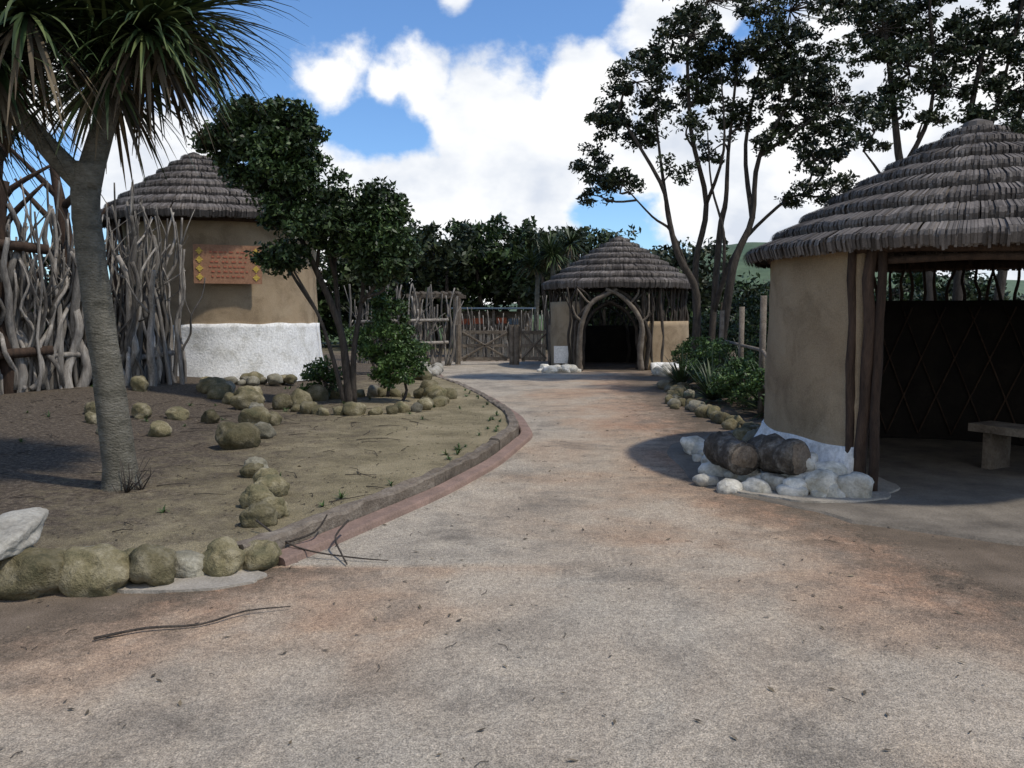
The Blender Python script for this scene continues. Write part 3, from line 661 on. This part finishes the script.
for (x,Y,h) in ((1.6,33,4.3),(2.3,34,4.6),(1.0,34,4.0)):
    T=empty('cabbage_tree'); mw=MB(); ml=MB(); tube(mw,[(x,Y,0),(x+.1,Y,h-.3)],[.12,.09],8,1); mw.obj('trunk',[M_barkl],True,T)
    for k in range(3): rosette(ml,(x+rng.normal()*.35,Y+rng.normal()*.3,h-.2*k),130,1.0,.05,0,low=-.6,deadmat=1,deadel=-.5)
    ml.obj('sword_leaves',[M_sword,M_sworddead],True,T)
for (x,Y,L) in ((3.7,14.6,1.0),(4.1,12.6,.9),(4.6,16,1.2),(3.7,17.3,.9),(4.7,13.8,1.1),(5.4,18,1.3),(5.0,19.6,1.3),(6.3,19,1.5)):
    ml=MB(); rosette(ml,(x,Y,.03),150,L,.035,0,low=.15,droop=.7); ml.obj('flax_bush',[M_sword])
shrub('shrub',[((3.9,13.4,.45),(.5,.9,.4),46),((4.3,12.0,.5),(.6,.7,.45),44),((4.0,10.9,.35),(.5,.5,.3),26),((4.1,15.8,.6),(.6,1.0,.5),44),((4.4,18.2,.7),(.7,.7,.5),36)],M_leafm,.07,105,.17)
shrub('shrub',[((5.6,17,1.2),(.9,.8,.9),50),((5.9,14.6,1.1),(.8,.8,.8),44),((6.6,20,1.4),(1.2,.8,1.1),54),((5.2,20.5,1.1),(.8,.6,.8),36)],M_leafd,.10,105,.24)
# low weeds in the bed
ml=MB()
for i in range(60):
    x=rng.uniform(-7.5,-.8); Y=rng.uniform(5.5,16)
    if x>edge(Y)-.25: continue
    if rng.uniform()<.5: x=edge(Y)-.2-abs(rng.normal())*.08
    rosette(ml,(x,Y,float(garden_z(x,Y))),14,rng.uniform(.04,.11),.008,0,low=.2,droop=1)
ml.obj('weeds',[M_leafm])
mb=MB()
for (x,Y,h) in ((3.9,12.4,1.9),(4.2,14.6,1.75),(4.6,17.5,1.7),(3.55,10.6,1.0)): tube(mb,[(x,Y,0),(x,Y,h)],.05,9,1,jit=.03)
for z in (.55,1.05): tube(mb,[(3.55,10.6,z*.8),(3.9,12.4,z),(4.2,14.6,z),(4.6,17.5,z)],.03,6,1)
mb.obj('post_and_rail_fence',[M_timber])
mb=MB(); xs=np.linspace(-400,700,90); yv=np.linspace(330,620,30); X,Y=np.meshgrid(xs,yv)
hgt=lambda x,y: 40*np.exp(-((x-135)/85)**2)+22*np.exp(-((x-330)/140)**2)+16*np.exp(-((x+160)/160)**2)
Z=hgt(X,Y)*np.sin(np.clip((Y-330)/290,0,1)*math.pi)**.8+np.array([[2.5*mnoise.noise(Vector((x*.02,y_*.02,0))) for x in xs] for y_ in yv])-1
i=np.arange(29)[:,None]*90+np.arange(89); mb.add(np.stack([X,Y,Z],-1),np.stack([i,i+1,i+91,i+90],-1).reshape(-1,4)); mb.obj('hill',[M_hill])

# ---------------------------------------------------------------- litter
mb=MB(); n=9000; x=rng.uniform(-8,3.2,n); yy=rng.uniform(2,15,n)
gzv=np.array([float(garden_z(a,b_)) if (b_>4.6 and a<edge(b_)-.15) else .008 for a,b_ in zip(x,yy)])
keep=(gzv>.05)|(rng.uniform(size=n)<.2)
Cn=np.stack([x,yy,gzv+.006],-1)[keep]; k=len(Cn); N=rng.normal(size=(k,3))*.25; N[:,2]=1
a=rng.uniform(0,6.28,k); Tn=np.stack([np.cos(a),np.sin(a),rng.normal(size=k)*.15],-1); Bn=np.cross(N,Tn)
L=rng.uniform(.006,.026,k)[:,None]; V=np.stack([Cn-Tn*L,Cn+Bn*L*.35,Cn+Tn*L,Cn-Bn*L*.35],1).reshape(-1,3); mb.add(V,np.arange(4*k).reshape(-1,4))
mb.obj('leaf_litter',[M_sworddead],False)
mb=MB()
for P in ([(-2.05,3.78,.02),(-1.85,3.90,.025),(-1.6,3.96,.02),(-1.42,4.12,.03),(-1.2,4.2,.025)],[(-1.75,5.35,.2),(-1.5,5.2,.09),(-1.3,5.12,.05),(-1.0,5.05,.03),(-.8,5.03,.02)],[(-1.15,5.5,.16),(-1.2,5.3,.1),(-1.12,5.1,.05),(-1.05,4.95,.02)],[(-1.5,5.2,.09),(-1.35,5.35,.12),(-1.3,5.5,.2)]):
    tube(mb,P,[.008,.007,.006,.005,.003][:len(P)],5,3)
for i in range(90):
    x=rng.uniform(-3,3); Y=rng.uniform(2.6,12); a=rng.uniform(0,6.28); l=rng.uniform(.02,.09)
    if Y>4.6 and x<edge(Y)+.2: continue
    tube(mb,[(x,Y,.010),(x+l*math.cos(a)*.5,Y+l*math.sin(a)*.5,.014),(x+l*math.cos(a+.3),Y+l*math.sin(a+.3),.010)],.0017,4,1)
for i in range(170):
    x=rng.uniform(-7.5,-1.2); Y=rng.uniform(5.2,13); a=rng.uniform(0,6.28); l=rng.uniform(.05,.45)**1.0
    if x>edge(Y)-.3: continue
    z=float(garden_z(x,Y))+.008
    tube(mb,[(x,Y,z),(x+l*math.cos(a)*.5,Y+l*math.sin(a)*.5,z+.012),(x+l*math.cos(a+.2),Y+l*math.sin(a+.2),z)],[.004,.0035,.002],4,1)
mb.obj('fallen_twigs',[M_bark])

# ---------------------------------------------------------------- world, sun, camera
EL,AZ=rad(60),rad(110)
w=bpy.data.worlds.new('World'); scene.world=w; w.use_nodes=True; nt=w.node_tree; bg=nt.nodes['Background']
sky=nt.nodes.new('ShaderNodeTexSky'); sky.sky_type='NISHITA'; sky.sun_disc=False; sky.sun_elevation=EL; sky.sun_rotation=AZ; sky.air_density=1; sky.dust_density=.2; sky.ozone_density=1.5
bg.inputs['Strength'].default_value=.11
tc=nt.nodes.new('ShaderNodeTexCoord').outputs['Generated']
nv=nt.nodes.new('ShaderNodeVectorMath'); nv.operation='NORMALIZE'; nt.links.new(tc,nv.inputs[0]); d=nv.outputs[0]
n1=noise(nt,6.5,7,.56,vec=d,stretch=(1,1,1.25),dist=.1); n2_=noise(nt,6.0,5,.55,vec=d,stretch=(1,1,1.6),dist=.1)
def cdir(px,py):
    u=(px-512)/796; v=(py-384)/796; q=Vector((u,.9963-.0863*v,-(.0863+.9963*v))); return q.normalized()
acc=None
for px,py,r,wt in [(505,155,120,1.3),(425,215,115,1.2),(575,120,80,1.2),(420,92,62,.72),(330,78,75,.72),(385,88,50,.66),(690,-5,90,1.1),(800,170,210,1.3),(960,100,280,1.3),(150,165,110,1.1),(645,170,60,.9),(330,220,110,1.1),(500,260,130,1.1),(20,60,110,.9),(455,-8,28,.8)]:
    vm=nt.nodes.new('ShaderNodeVectorMath'); vm.operation='DISTANCE'; nt.links.new(d,vm.inputs[0]); vm.inputs[1].default_value=cdir(px,py)
    s=math_(nt,'MULTIPLY',math_(nt,'SUBTRACT',1.0,math_(nt,'DIVIDE',vm.outputs['Value'],r/796),True),wt)
    acc=s if acc is None else math_(nt,'MAXIMUM',acc,s)
sx=nt.nodes.new('ShaderNodeSeparateXYZ'); nt.links.new(d,sx.inputs[0])
back=math_(nt,'MULTIPLY',sx.outputs[1],-1.2,True)
acc=math_(nt,'MAXIMUM',acc,math_(nt,'MULTIPLY',back,.5))
den=math_(nt,'ADD',acc,math_(nt,'MULTIPLY',math_(nt,'SUBTRACT',n1,.5),1.7))
mr=nt.nodes.new('ShaderNodeMapRange'); mr.interpolation_type='SMOOTHSTEP'; nt.links.new(den,mr.inputs[0]); mr.inputs[1].default_value=.27; mr.inputs[2].default_value=.52
cc2=ramp(nt,[(.34,(6.6,7.1,8.0)),(.48,(8.8,9.0,9.3)),(.56,(9.8,9.8,9.8))],n2_)
skyc=mix(nt,sky.outputs[0],(.92,1.22,1.55),1.0,'MULTIPLY')
nt.links.new(mix(nt,skyc,cc2,mr.outputs[0]),bg.inputs['Color'])
sun=bpy.data.lights.new('sun','SUN'); sun.energy=3.3; sun.angle=rad(2.5); sun.color=(1,.93,.83)
so=bpy.data.objects.new('sun',sun); col.objects.link(so)
Sv=Vector((math.sin(AZ)*math.cos(EL),math.cos(AZ)*math.cos(EL),math.sin(EL))); so.rotation_euler=Sv.to_track_quat('Z','Y').to_euler()
cam=bpy.data.cameras.new('camera'); cam.sensor_width=36; cam.lens=28; cam.clip_end=3000; cam.clip_start=.05
co=bpy.data.objects.new('camera',cam); col.objects.link(co); co.location=(0,0,1.6); co.rotation_euler=(rad(90-4.95),0,0); scene.camera=co
